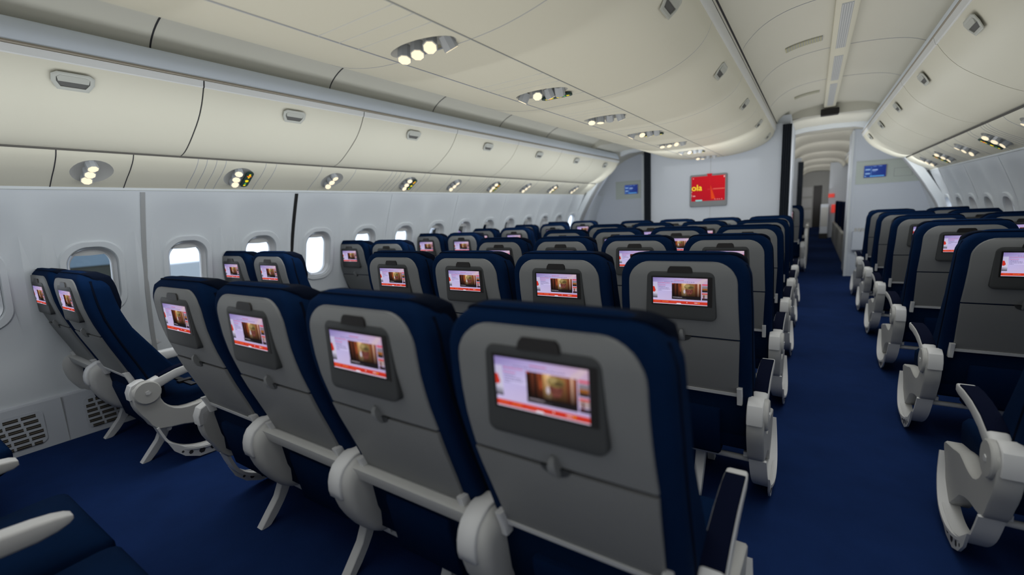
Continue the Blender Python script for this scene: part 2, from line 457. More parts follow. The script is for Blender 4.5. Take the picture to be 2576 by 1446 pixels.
    op = [(.165, .385, .032, .9), (.22, .404, .030, 1), (.30, .430, .026, 1), (.40, .445, .023, 1), (.50, .449, .021, 1), (.57, .446, .019, 1), (.605, .445, .015, .95), (.62, .446, .008, .8)]
    mb = MB(); arm(mb, .029, op); D['oarm'] = mb.data('armrest', [M['white']], 50)
    mb = MB()
    pp = [(y, z + h - .001, .007, ww*.9) for y, z, h, ww in op[1:5]] + [(.565, .465, .006, .88)]
    arm(mb, .029, pp); D['opad'] = mb.data('armrest_pad', [M['pad']], 50)
    # outer side frame, centred on x=0, +x is the aisle side
    sp = [(.100, .40), (.094, .34), (.105, .28), (.138, .215), (.178, .150), (.30, .128), (.42, .085), (.53, -.015), (.60, .005), (.645, .095), (.690, .150), (.690, .178), (.655, .192), (.56, .212), (.47, .235), (.38, .226), (.30, .230), (.245, .262), (.215, .315), (.222, .375), (.19, .42), (.14, .425)]
    mb = MB(); mb.prism_x(catmull(sp, 2)[:-1], -.036, .026, 0, .006)
    D['side'] = mb.data('side_panel', [M['frame']], 45)
    mb = MB(); secs = []
    for x, r in ((.018, .062), (.034, .062), (.038, .057)): secs.append([(x, .160 + r*math.cos(2*PI*k/20), .368 + r*1.0*math.sin(2*PI*k/20)) for k in range(20)])
    mb.loft(secs, 0); D['disc'] = mb.data('pivot_cover', [M['frame']], 30)
    mb = MB(); secs = []
    for x in (.036, .041): secs.append([(x, .160 + .013*math.cos(2*PI*k/5), .368 + .012*math.sin(2*PI*k/5)) for k in range(5)])
    mb.loft(secs, 0); D['bolt'] = mb.data('bolt_cap', [M['white']], 30)
    mb = MB()
    bcap = [(.135, .437), (.098, .42), (.083, .385), (.085, .345), (.11, .345), (.13, .39), (.16, .437)]
    mb.prism_x(bcap, -.036, .020, 0, .003); D['ocap'] = mb.data('housing_cap', [M['white']], 40)
    # hoop
    mb = MB(); secs = []
    hpth = catmull([(.178, .160, 0), (.212, .065, .006), (.27, .005, .014), (.35, -.026, .022), (.44, -.032, .026), (.54, -.010, .024), (.63, .055, .016), (.680, .140, .006)], 4)
    for i, (y, z, bx) in enumerate(hpth):
        a_ = hpth[max(i-1, 0)]; b_ = hpth[min(i+1, len(hpth)-1)]
        t = Vector((b_[0]-a_[0], b_[1]-a_[1])).normalized(); n = Vector((-t.y, t.x))*.007
        secs.append([(bx-.030, y-n.x, z-n.y), (bx+.034, y-n.x*1.2, z-n.y*1.2), (bx+.034, y+n.x*.4, z+n.y*.4), (bx-.030, y+n.x, z+n.y)])
    mb.loft(secs, 0); D['hoop'] = mb.data('foot_guard', [M['white']], 40)
    mb = MB()
    fin = [(.200, .070), (.225, .005), (.27, -.045), (.34, -.080), (.43, -.086), (.50, -.066), (.56, -.020), (.53, -.010), (.44, -.028), (.35, -.022), (.275, .008)]
    mb.prism_x(fin, .040, .048, 0)
    for y, z, r in ((.262, -.016, .007), (.300, -.036, .012), (.355, -.050, .017), (.412, -.054, .015), (.462, -.048, .008)):
        mb.loft([[(x, y + r*math.cos(PI*k/3), z + r*math.sin(PI*k/3)) for k in range(6)] for x in (.0395, .0488)], 1)
    D['fin'] = mb.data('guard_fin', [M['white'], M['line']], 40)
    # leg
    mb = MB()
    lp = catmull([(.262, .17), (.254, .10), (.222, .015), (.135, -.088), (.180, -.088), (.248, -.015), (.288, .05), (.305, .10), (.31, .17)], 2)
    mb.prism_x(lp, -.020, .020, 0, .003)
    D['leg'] = mb.data('leg', [M['white']], 40)
    mb = MB()
    mb.prism_x([(.42, .18), (.46, .18), (.58, -.088), (.54, -.088)], -.016, .016, 0)
    D['fleg'] = mb.data('leg', [M['white']], 40)
    mb = MB(); mb.tube([(-.265, .235, .125), (.265, .235, .125)], .013, 0, 10)
    mb.prism_x([(.20, .17), (.20, .15), (.45, .14), (.45, .16)], -.245, -.215, 0); mb.prism_x([(.20, .17), (.20, .15), (.45, .14), (.45, .16)], .215, .245, 0)
    D['tube'] = mb.data('cross_tube', [M['white']], 40)
    mb = MB()
    mb.box((-.02, .40, .286), (.02, .47, .300)); mb.box((-.14, .42, .289), (-.02, .45, .294)); mb.box((.02, .42, .289), (.13, .45, .294))
    D['belt'] = mb.data('seat_belt', [M['black']], 0)
    return D
SP = mk_parts()

def make_seat(x, y, label, group, left=None, right=None, legs=(), beam=False, far=False, z=0, sc=1):
    """left/right: None, 'in', 'out', 'outplain'"""
    t = empty('airline_seat', (x, y, z), label, 'seat', group)
    t.scale = (1, 1, sc)
    P = lambda k, n=None, par=None, lx=0, mir=False, lab=None: _part(k, n, par or t, lx, mir, lab)
    b = P('back', 'backrest'); P('piping', None, b); P('piping', None, b, 0, True)
    P('headrest'); sh = P('shell', 'back_shell')
    tr = P('tray', 'tray_table'); P('strip', 'tray_edge', tr); P('brL', 'tray_arm', tr); P('brR', 'tray_arm', tr); P('latch', 'tray_latch', tr)
    P('cup', 'latch_cup_shade', tr)
    m = P('bezel', 'monitor_housing'); P('border', 'screen_border', m); P('screen', 'screen', m); P('tab', 'release_tab', m)
    c = P('cushion', 'seat_cushion'); P('belt', 'seat_belt', c)
    P('lower', 'lower_back_cover'); P('pouch', 'life_vest_pouch'); P('tube', 'cross_tube')
    if beam: P('beam', 'back_beam')
    for side, sx in ((left, -1), (right, 1)):
        if side == 'in':
            h = P('housing', 'armrest_housing', None, sx*.265); P('cap', 'housing_cap', h); P('arm', 'armrest', None, sx*.265)
        elif side in ('out', 'outplain'):
            h = P('side', 'side_panel', None, sx*.268, sx < 0)
            P('disc', 'pivot_cover', h); P('bolt', 'bolt_cap', h); P('ocap', 'housing_cap', h)
            a = P('oarm', 'armrest', None, sx*.268)
            if side == 'out': P('opad', 'armrest_pad', a)
            g = P('hoop', 'foot_guard', None, sx*.268, sx < 0); P('fin', 'guard_fin', g)
    for lx in legs: P('leg', 'leg', None, lx); P('fleg', 'leg', None, lx)
    return t
def _part(k, n, par, lx, mir, lab):
    me = SP[k]; o = bpy.data.objects.new(n or me.name, me); COL.objects.link(o); o.parent = par
    o.location.x = lx
    if mir: o.scale.x = -1
    if lab: o['label'] = lab
    return o

rown = ['', 'nearest full', 'second nearest', 'third nearest', 'fourth nearest', 'fifth nearest', 'farthest']
posn = ['leftmost of four on the left aisle', 'second from the left of four', 'third from the left of four', 'rightmost of four on the right aisle']
for j in range(1, 7):
    for i in range(4):
        make_seat((i-1.5)*.53, (j-1)*1.076, f'navy seat, {posn[i]}, {rown[j]} centre row', 'seats in the centre rows of four',
                  left='outplain' if i == 0 else 'in', right='out' if i == 3 else None,
                  legs={0: (.055,), 1: (.10,), 2: (-.01,), 3: (.035,)}[i], beam=i in (1, 2))
make_seat(-.795, -1.076, 'navy seat cushion in the bottom left corner under the short white armrest', 'seats of the cut-off row in the bottom left corner', left='outplain')
make_seat(-.265, -1.076, 'navy seat cushion at the bottom edge, right of the short white armrest', 'seats of the cut-off row in the bottom left corner', left='in')
wn = ['nearest', 'second nearest', 'third nearest', 'fourth nearest', 'fifth nearest', 'sixth nearest', 'farthest']
WY = [-.045, 1.016, 2.10, 3.16, 4.22, 5.28, 6.34]
for j, y in enumerate(WY):
    make_seat(-2.53, y, f'navy window seat of the {wn[j]} pair along the left wall', 'seats in pairs along the left wall', left='in', right=None, legs=(-.015,), beam=True)
    make_seat(-2.0, y, f'navy aisle seat of the {wn[j]} pair along the left wall', 'seats in pairs along the left wall', left='in', right='out', legs=(.07,))
make_seat(-2.0, -1.107, 'dark blue cushion corner at the left edge, above upper white armrest', 'seats of the cut-off row in the bottom left corner', left='in', legs=(.07,))
RY = [1.04, 2.10, 3.17, 4.24, 5.30, 6.36]
rn = ['nearest', 'second nearest', 'third nearest', 'fourth nearest', 'fifth nearest', 'farthest']
for j, y in enumerate(RY):
    make_seat(2.005, y, ('navy seat at the right edge, only cushion and grey armrest in view' if j == 0 else
              f'navy aisle seat of the {rn[j]} pair along the right wall'), 'seats in pairs along the right wall', left='out', legs=(.05,))
    if j >= 2:
        make_seat(2.535, y, f'navy window seat of the {rn[j]} pair along the right wall', 'seats in pairs along the right wall', left='in', right='in', legs=(.0,), beam=True)

# ================================================================== SHELL
Y0, Y1 = -2.2, 34.0
mb = MB()
mb.box((-3, Y0, FZ-.10), (3, Y1, FZ))
struct(mb.build('floor', [M['carpet']], smooth=0))

WX = [(-.09, 2.77), (.25, 2.775), (.477, 2.765), (.576, 2.754), (.773, 2.722), (.964, 2.680), (1.149, 2.620), (1.326, 2.551), (1.50, 2.477)]
WX = catmull([(a, b) for a, b in WX], 5)
def wx(z): return lerp(WX, z)
WP = .541; W0 = .238; NW = 15; KW0 = -2
def rrect(hx, hz, r, n=12):
    out = []
    for cx, cz, a0 in ((hx-r, hz-r, 0), (-hx+r, hz-r, 90), (-hx+r, -hz+r, 180), (hx-r, -hz+r, 270)):
        for k in range(n):
            t = math.radians(a0 + 90*k/(n-1)); out.append((cx + r*math.cos(t), cz + r*math.sin(t)))
    return out
def side_wall(sgn, name):
    mb = MB()
    zc = .925; z0, z1 = .20, 1.50
    n = 13
    rings = []      # (poly(list of (dy,z)), outward depth)
    rings.append(([(a, b+zc) for a, b in rrect(.118, .196, .100, n)], .055))
    rings.append(([(a, b+zc) for a, b in rrect(.124, .204, .105, n)], .012))
    rings.append(([(a, b+zc) for a, b in rrect(.130, .211, .110, n)], .000))
    rings.append(([(a, b+zc) for a, b in rrect(.158, .240, .125, n)], -.002))
    rings.append(([(a, b+zc) for a, b in rrect(.166, .249, .130, n)], .012))
    rings.append(([(a, b*1+.925) for a, b in rrect(.183, .452, .165, n)], .022))
    rings.append(([(a, b*1+.92) for a, b in rrect(.222, .492, .20, n)], .0))
    hy = WP/2
    # outer rectangle with matching count
    rect = []
    zc2 = (z0+z1)/2; hz2 = (z1-z0)/2
    for q, (sx, sz) in enumerate(((1, 1), (-1, 1), (-1, -1), (1, -1))):
        for k in range(n):
            f = k/(n-1)
            if q in (0, 2):   # starts on vertical side, ends on horizontal side
                if f <= .5: rect.append((sx*hy, zc2 + sz*hz2*(.05 + .95*f*2)))
                else: rect.append((sx*hy*(1 - (f-.5)*2*.6), zc2 + sz*hz2))
            else:
                if f <= .5: rect.append((sx*hy*(.4 + .6*f*2), zc2 + sz*hz2))
                else: rect.append((sx*hy, zc2 + sz*hz2*(1 - (f-.5)*2*.95)))
    rings.append((rect, 0))
    for w in range(NW + 2):
        yc = W0 + WP*(w+KW0)
        k0 = len(mb.v); N = 4*n
        for poly, d in rings:
            for a, z in poly: mb.v.append((sgn*(wx(z) + d), yc + a, z))
        for i in range(len(rings)-1):
            for j in range(N):
                a = k0 + i*N + j; b = k0 + i*N + (j+1) % N; mb.face((a, b, b+N, a+N))
    ya = W0 + WP*(KW0-.5); yb = W0 + WP*(NW+1.5+KW0)
    mb.sheet([(sgn*wx(z), z) for z in (-.09, .1, .2)], [ya, yb])
    mb.sheet([(sgn*wx(z), z) for z in (-.09, .3, .6, .75, .9, 1.05, 1.2, 1.35, 1.50)], [yb, 9.0, Y1])
    mb.sheet([(sgn*wx(z), z) for z in (-.09, .3, .6, .75, .9, 1.05, 1.2, 1.35, 1.50)], [Y0, ya])
    bm_o = mb.build(name, [M['wall']], smooth=40)
    struct(bm_o)
    return bm_o
side_wall(-1, 'wall_left'); side_wall(1, 'wall_right')
wi = 0
for sgn in (-1, 1):
    for w in range(KW0+1, NW + KW0):
        wi += 1; yc = W0 + WP*w
        t = bpy.data.objects.new(f'window_{wi}', None); COL.objects.link(t); struct(t)
        t.location = (sgn*2.70, yc, .925)
        mb = MB(); secs = []
        for (hx, hz, r, d) in ((.121, .199, .103, .010), (.108, .187, .094, .050), (.104, .183, .09, .050), (.104, .183, .09, .085), (.118, .196, .10, .085)):
            secs.append([(sgn*(wx(.925+b) - 2.70 + d), a, b) for a, b in rrect(hx, hz, r)])
        mb.loft(secs, 0, cap=False)
        mb.build('window_frame', [M['white']], t, 40)
        mb = MB(); p = rrect(.108, .188, .094); mb.v = [(sgn*(wx(.925+b) - 2.70 + .070), a, b) for a, b in p]; mb.face(range(len(p)))
        mb.build('window_pane', [M['glass']], t, 0)
        # shade pulled into its slot at the top
        mb = MB(); hh = .028 + .004*(w % 3)
        secs = []
        for d in (.045, .050):
            secs.append([(sgn*(wx(.925+.15) - 2.70 + d), a, b) for a, b in ((-.075, .187), (.075, .187), (.095, .165), (.088, .187-hh), (0, .187-hh*1.15), (-.088, .187-hh), (-.095, .165))])
        mb.loft(secs, 0); mb.build('window_shade', [M['frame']], t, 0)
# panel seams
ti = 0
for sgn in (-1, 1):
    for i, k in enumerate(range(-3, 12, 2)):
        y = W0 + WP*(k + 1.5)
        ti += 1; mb = MB()
        black = (i == 2)
        w = .014 if black else .013
        for a, b, m in ((-w, w, 0),):
            secs = []
            for z in [.215 + 1.255*q/20 for q in range(21)]:
                x = wx(z) - .006
                secs.append([(sgn*x, y+a, z), (sgn*x, y+b, z), (sgn*(x+.02), y+b, z), (sgn*(x+.02), y+a, z)])
            mb.loft(secs, 0)
        struct(mb.build(f'trim_{ti}', [M['seamblack'] if black else (M['seamgrey'] if i == 1 else M['wall'])], smooth=40))
# dado with return-air grilles
for sgn, nm in ((-1, 'baseboard_left'), (1, 'baseboard_right')):
    mb = MB()
    prof = [(sgn*2.735, FZ), (sgn*2.748, .20), (sgn*2.752, .212), (sgn*2.785, .214)]
    mb.sheet(prof, [Y0, 8.0])
    for k in range(-2, 14):
        y = -.029 + .572*k; mb.box((sgn*2.734, y-.0015, FZ+.003), (sgn*2.752, y+.0015, .20), 1)
    struct(mb.build(nm, [M['vent'], M['seamgrey']], smooth=0, recalc=False))
gp = ['left end, partly cut by the photo edge', 'behind the legs of the nearest pair', 'between first and second window pairs']
for k in range(-1, 3):
    yc = -.029 + .572*(k+.5)
    mb = MB()
    p = rrect(.178, .098, .03, 5)
    mb.loft([[(-2.461, a, b) for a, b in p], [(-2.457, a, b) for a, b in p]], 0)
    for r in range(6):
        zz = .082 - r*.0325
        for c in range(6):
            u = -.190 + c*.070 + r*.006
            lim = .168 - (.014 if r in (0, 5) else 0)
            a, b = max(u, -lim), min(u + .059, lim)
            if b-a > .012:
                mb.box((-2.4575, a, zz-.0185), (-2.4560, b, zz-.0005), 1)
                mb.box((-2.4563, a, zz-.0105), (-2.4548, b, zz-.0085), 2)
    o = mb.build('air_grille', [M['vent'], M['ventdark'], M['tan']], smooth=0)
    o.scale = (1.077, 1.077, 1.077); o.location = (-.086, yc, .055)
    tag(o, ['slotted wall grille at floor level, cut by the left edge',
            'slotted wall grille at floor level behind the legs of the nearest left pair',
            'slotted floor-level wall grille under the nearest left window seat',
            'slotted floor-level wall grille hidden behind the nearest centre row'][k+1], 'vent', 'wall grilles along the left floor edge')

# ---- ceiling (two aisle arches plus the outer lining)
mb = MB()
arc = catmull([(.775, 2.135), (.80, 2.20), (.90, 2.29), (1.05, 2.345), (1.28, 2.365), (1.55, 2.355), (1.75, 2.32), (1.88, 2.25), (1.93, 2.17), (1.94, 2.12)], 4)
ys = [Y0, 0, 3, 6.55]
for sgn in (-1, 1): mb.sheet([(sgn*x, z) for x, z in arc], ys)
arc2 = [(.30, 2.16), (.80, 2.20), (1.05, 2.25), (1.40, 2.26), (1.75, 2.24), (2.0, 2.16), (2.3, 2.0), (2.6, 1.8)]
for sgn in (-1, 1):
    mb.sheet([(sgn*x, z) for x, z in arc2], [6.55, 8.6])
    # face closing the step
    mb.v += []
for sgn in (-1, 1): mb.sheet([(sgn*x, z) for x, z in [(.77, 2.0)] + arc], [8.6, 14, Y1])
# outer lining
out = [(2.47, 1.48), (2.62, 1.50), (2.66, 1.9), (2.3, 2.42), (1.5, 2.62), (0, 2.68)]
for sgn in (-1, 1): mb.sheet([(sgn*x, z) for x, z in out], [Y0, 8, Y1])
# riser at the step
k = len(mb.v)
for sgn in (-1, 1):
    for yy in (6.55, 8.6):
        k = len(mb.v)
        mb.v += [(sgn*.3, yy, 2.16), (sgn*1.05, yy, 2.25), (sgn*1.75, yy, 2.24), (sgn*2.6, yy, 1.8), (sgn*2.6, yy, 2.6), (sgn*.3, yy, 2.66)]
        mb.face([k+i for i in range(6)])
struct(mb.build('ceiling', [M['ceil']], smooth=40, recalc=False))
# transverse ceiling seams
for sgn in (-1, 1):
    for y in (.47, 1.605, 2.74, 3.875, 5.01):
        ti += 1; mb = MB()
        dark = sgn < 0
        w = .004 if dark else .0009
        secs = [[(sgn*(x*1.0), y-w, z-.003), (sgn*x, y+w, z-.003), (sgn*x, y+w, z+.003), (sgn*x, y-w, z+.003)] for x, z in arc[2:-1]]
        mb.loft(secs, 0)
        struct(mb.build(f'trim_{ti}', [M['line'] if dark else M['softline']], smooth=40))
# end wall behind
mb = MB(); mb.box((-3, Y0-.05, -.1), (3, Y0, 2.8)); struct(mb.build('wall_back', [M['bulk']], smooth=0))
mb = MB(); mb.box((-3, Y1, -.1), (3, Y1+.05, 2.8)); struct(mb.build('wall_front', [M['bulk']], smooth=0))

# ---- side overhead bins
DOOR = catmull([(1.772, 2.058), (1.786, 2.018), (1.835, 1.940), (1.907, 1.862), (2.03, 1.772), (2.13, 1.712), (2.195, 1.688), (2.232, 1.682)], 3)
TOP = catmull([(1.90, 2.205), (1.85, 2.197), (1.810, 2.172), (1.782, 2.125), (1.770, 2.072)], 3)
BL = 1.137
def handle(parent, X, Z, ang, sgn, y=0):
    """octagonal pull with flap over a dark recess; surface normal points to the aisle and down"""
    mb = MB()
    def oc(hx, hz, c): return [(-hx+c, hz), (hx-c, hz), (hx, hz-c*.6), (hx, -hz*.1), (hx-c, -hz), (-hx+c, -hz), (-hx, -hz*.1), (-hx, hz-c*.6)]
    o1 = oc(.080, .043, .022); o2 = oc(.074, .037, .02); o3 = oc(.062, .027, .016)
    mb.loft([[(a, 0, b) for a, b in o1], [(a, -.004, b) for a, b in o1], [(a, -.006, b) for a, b in o2], [(a, -.005, b) for a, b in o3], [(a, -.0005, b) for a, b in o3]], 0, cap=False)
    k = len(mb.v); mb.v += [(a, -.0008, b) for a, b in o3]; mb.face([k+i for i in range(8)], 1)
    fl = MB()
    fl.loft([[(-.056, -.002, .0), (.056, -.002, .0), (.060, -.002, .018), (.050, -.002, .027), (-.050, -.002, .027), (-.060, -.002, .018)],
             [(-.056, -.010, .0), (.056, -.010, .0), (.060, -.007, .018), (.050, -.006, .027), (-.050, -.006, .027), (-.060, -.007, .018)]], 0)
    h = mb.build('handle', [M['handle'], M['handle_dark']], parent, 0, recalc=False)
    f = fl.build('handle_flap', [M['handle']], h, 0)
    # local -y is outward normal; orient
    nrm = Vector((-sgn*math.cos(ang), 0, -math.sin(ang)))
    zup = Vector((-sgn*math.sin(ang), 0, math.cos(ang))) ; zup = Vector((-sgn*math.sin(ang)*-1*-1, 0, math.cos(ang)))
    ydir = -nrm; xdir = ydir.cross(zup)
    R = Matrix((xdir, ydir, zup)).transposed()
    h.matrix_local = Matrix.Translation(Vector((X, y, Z)) + nrm*.001) @ R.to_4x4()
    return h
def side_bin(sgn, yc, label, group, xoff=0, L=BL, seam=True, hdl=True):
    t = empty('overhead_bin', (sgn*xoff, yc, 0), label, 'overhead bin', group)
    g = .004
    mb = MB()
    body = TOP + [(1.776, 2.058)] + [(x+.012, z+.004) for x, z in DOOR[1:-1]] + [(2.232, 1.690), (2.45, 1.72), (2.50, 1.95), (2.3, 2.19)]
    mb.prism_y([(sgn*x, z) for x, z in body], -L/2, L/2, 0)
    mb.build('bin_body', [M['bintop']], t, 40)
    mb = MB(); d2 = [(x, z) for x, z in DOOR] + [(x+.02, z+.006) for x, z in DOOR[::-1]]
    mb.prism_y([(sgn*x, z) for x, z in d2], -L/2+g, L/2-g, 0)
    dr = mb.build('bin_door', [M['bin']], t, 40)
    mb = MB(); mb.prism_y([(sgn*x, z) for x, z in ((1.767, 2.072), (1.765, 2.064), (1.770, 2.058), (1.786, 2.058), (1.786, 2.072))], -L/2, L/2, 0)
    mb.build('tan_seam_strip', [M['tan']], t, 0)
    mb = MB(); mb.prism_y([(sgn*x, z) for x, z in ((1.7675, 2.055), (1.7775, 2.022), (1.782, 2.018), (1.800, 2.02), (1.79, 2.055))], -L/2+g, L/2-g, 0)
    mb.build('door_rim', [M['rim']], t, 0)
    mb = MB()
    dk = [(x+.006, z) for x, z in DOOR] + [(x+.02, z+.006) for x, z in DOOR[::-1]]
    for s in (-1, 1):
        mb = MB(); mb.prism_y([(sgn*x, z) for x, z in dk], s*L/2-.004 if s > 0 else -L/2, L/2 if s > 0 else -L/2+.004, 0)
        mb.build('door_gap', [M['line']], t, 0)
    if hdl: handle(dr, sgn*1.820, 1.945, math.radians(35), sgn)
    return t
ordn = ['nearest', 'second nearest', 'third nearest', 'fourth nearest', 'fifth nearest', 'sixth nearest', 'farthest']
for k in range(7):
    side_bin(-1, .09 + BL*k, f'{ordn[k]} cream overhead bin along the left wall', 'overhead bins above the left window pairs')
ordr = ['', '', 'nearest', 'second nearest', 'third nearest', 'fourth nearest', 'farthest']
for k in range(1, 7):
    side_bin(1, 1.173 + 1.144*(k-1), ('cream overhead bin at the right edge of the photo, closest bin above the right pairs' if k == 1 else
             f'{ordr[k]} fully visible cream overhead bin along the right wall'), 'overhead bins above the right window pairs', xoff=-.04, L=1.144)
# ---- service strips under the side bins
PSU = catmull([(2.222, 1.674), (2.250, 1.640), (2.32, 1.590), (2.40, 1.545), (2.490, 1.490)], 4)
PY = [.235, 1.06, 1.85, 2.75, 3.50, 4.30, 5.12, 5.95, 6.75]
def psu_strip(sgn, name, ylist):
    mb = MB()
    n = len(PSU); pp = PSU + [(2.56, 1.49), (2.56, 1.80), (2.24, 1.80)]
    mb.prism_y([(sgn*x, z) for x, z in pp], -1.4, 7.46, 0)
    o = mb.build(name, [M['bin'], M['dish']], smooth=40)
    cut = []
    for i, y in enumerate(ylist):
        m2 = MB(); secs = []
        c = Vector((sgn*2.350, y, 1.572)); u = Vector((sgn*.84, 0, -.54)).normalized(); nn = Vector((-sgn*.54, 0, -.84)).normalized()
        for d, s in ((.03, 1.12), (0, 1.0), (-.014, .80), (-.024, .5)):
            secs.append([c + nn*d + u*(.112*s*math.cos(2*PI*q/24)) + Vector((0, 1, 0))*(.100*s*math.sin(2*PI*q/24)) for q in range(24)])
        m2.loft(secs, 0); cut.append(m2.build('cutter', [M['dish']], None, 40))
    apply_bool(o, cut)
    return o
struct(psu_strip(-1, 'trim_60', PY)); struct(psu_strip(1, 'trim_61', PY))
# thin seams across the strips
k = 70
for sgn in (-1, 1):
    for i, y in enumerate(PY):
        offs = (-.165, .175) if i % 2 == 0 else (-.30, -.245, -.185, -.125, .155, .235)
        for dy in offs:
            mb = MB(); w = .0025 if i == 0 else .0013
            secs = [[(sgn*(x-.0008), y+dy-w, z-.0012), (sgn*(x-.0008), y+dy+w, z-.0012), (sgn*(x+.004), y+dy+w, z+.004), (sgn*(x+.004), y+dy-w, z+.004)] for x, z in PSU]
            mb.loft(secs, 0); k += 1
            struct(mb.build(f'trim_{k}', [M['line'] if i == 0 else M['softline']], smooth=0))
# dark joint between bin bottoms and the strip
for sgn in (-1, 1):
    mb = MB(); mb.box((sgn*2.220, -1.4, 1.672), (sgn*2.245, 7.46, 1.688)); k += 1
    struct(mb.build(f'trim_{k}', [M['seamdark']], smooth=0))

# ---- reading lights
def lamp(parent, base, direction, r=.024, L=.045, lit=True):
    d = Vector(direction).normalized(); u = d.cross(Vector((0, 1, 0))).normalized(); w = d.cross(u)
    mb = MB(); base = Vector(base); secs = []
    for t, s in ((0, .92), (.5, 1.0), (1.0, 1.0)):
        secs.append([base + d*(L*t) + (u*math.cos(2*PI*q/8+.39) + w*math.sin(2*PI*q/8+.39))*r*s for q in range(8)])
    mb.loft(secs, 0)
    b = mb.build('lamp_barrel', [M['barrel']], parent, 25)
    mb = MB(); secs = []
    for t in (1.0, 1.04):
        secs.append([base + d*(L*t) + (u*math.cos(2*PI*q/8+.39) + w*math.sin(2*PI*q/8+.39))*r*.86 for q in range(8)])
    mb.loft(secs, 0); mb.build('lens', [M['lens']], b, 0)
def sign_plate(parent, o, u, v, n, L, Wd):
    """rounded dark green plate; u long direction, v short, n outward"""
    o, u, v, n = Vector(o), Vector(u).normalized(), Vector(v).normalized(), Vector(n).normalized()
    mb = MB(); p = rrect(L/2, Wd/2, Wd*.42, 4)
    mb.loft([[o + u*a + v*b - n*.006 for a, b in p], [o + u*a + v*b + n*.004 for a, b in p]], 0)
    s = mb.build('sign', [M['sign']], parent, 0)
    mb = MB()
    def bar(a0, b0, a1, b1, m):
        q = [(a0, b0), (a1, b0), (a1, b1), (a0, b1)]
        mb.loft([[o + u*a*L + v*b*Wd + n*.004 for a, b in q], [o + u*a*L + v*b*Wd + n*.0055 for a, b in q]], m)
    # seat-belt like glyph, cigarette-like glyph, small green mark
    bar(-.38, -.10, -.30, .14, 0); bar(-.30, -.04, -.22, .10, 1); bar(-.27, -.26, -.21, .28, 1); bar(-.21, -.06, -.12, .12, 0)
    bar(.02, -.22, .08, .22, 0); bar(.08, -.12, .14, .24, 0); bar(.0, -.05, .16, .05, 0)
    bar(.24, -.10, .28, .12, 2); bar(.33, -.12, .41, .14, 0)
    mb.build('sign_symbols', [M['yellow'], M['orange'], M['greenglyph']], s, 0)
for sgn, nm in ((-1, 'left'), (1, 'right')):
    for i, y in enumerate(PY):
        sgn_has = (i % 2 == 1)
        if sgn > 0 and i < 2: continue
        t = empty('reading_light', (sgn*2.35, y, 1.572), f'{["nearest","second nearest","third nearest","fourth nearest","fifth nearest","sixth nearest","seventh nearest","eighth nearest","farthest"][i]} cluster of three reading lamps' + (' with a green sign' if sgn_has else '') + f' under the {nm} bins', 'reading light', f'reading light clusters under the {nm} wall bins')
        u = Vector((sgn*.84, 0, -.54)).normalized(); nn = Vector((-sgn*.54, 0, -.84)).normalized()
        rnd = random.Random(i*3+7)
        for q, s in enumerate((-.064, 0, .064)):
            tilt = [(.25, -.5), (.0, -.25), (-.2, 0.05)][q] if i % 2 == 0 else [(.1, .2), (.1, .1), (-.1, -.3)][q]
            d = nn + Vector((0, 1, 0))*tilt[1]*(-1) * .6 + u*tilt[0]*.8 + Vector((-sgn*.25, -.25, 0))
            lamp(t, u*s - nn*.022 + Vector((0, -.012, 0)), d, .029, .050)
        if sgn_has:
            sign_plate(t, u*-.002 + nn*(.016 if sgn < 0 else .030) + Vector((0, .056 if sgn < 0 else .072, 0)), u, (0, 1, 0), nn, .17, .054)

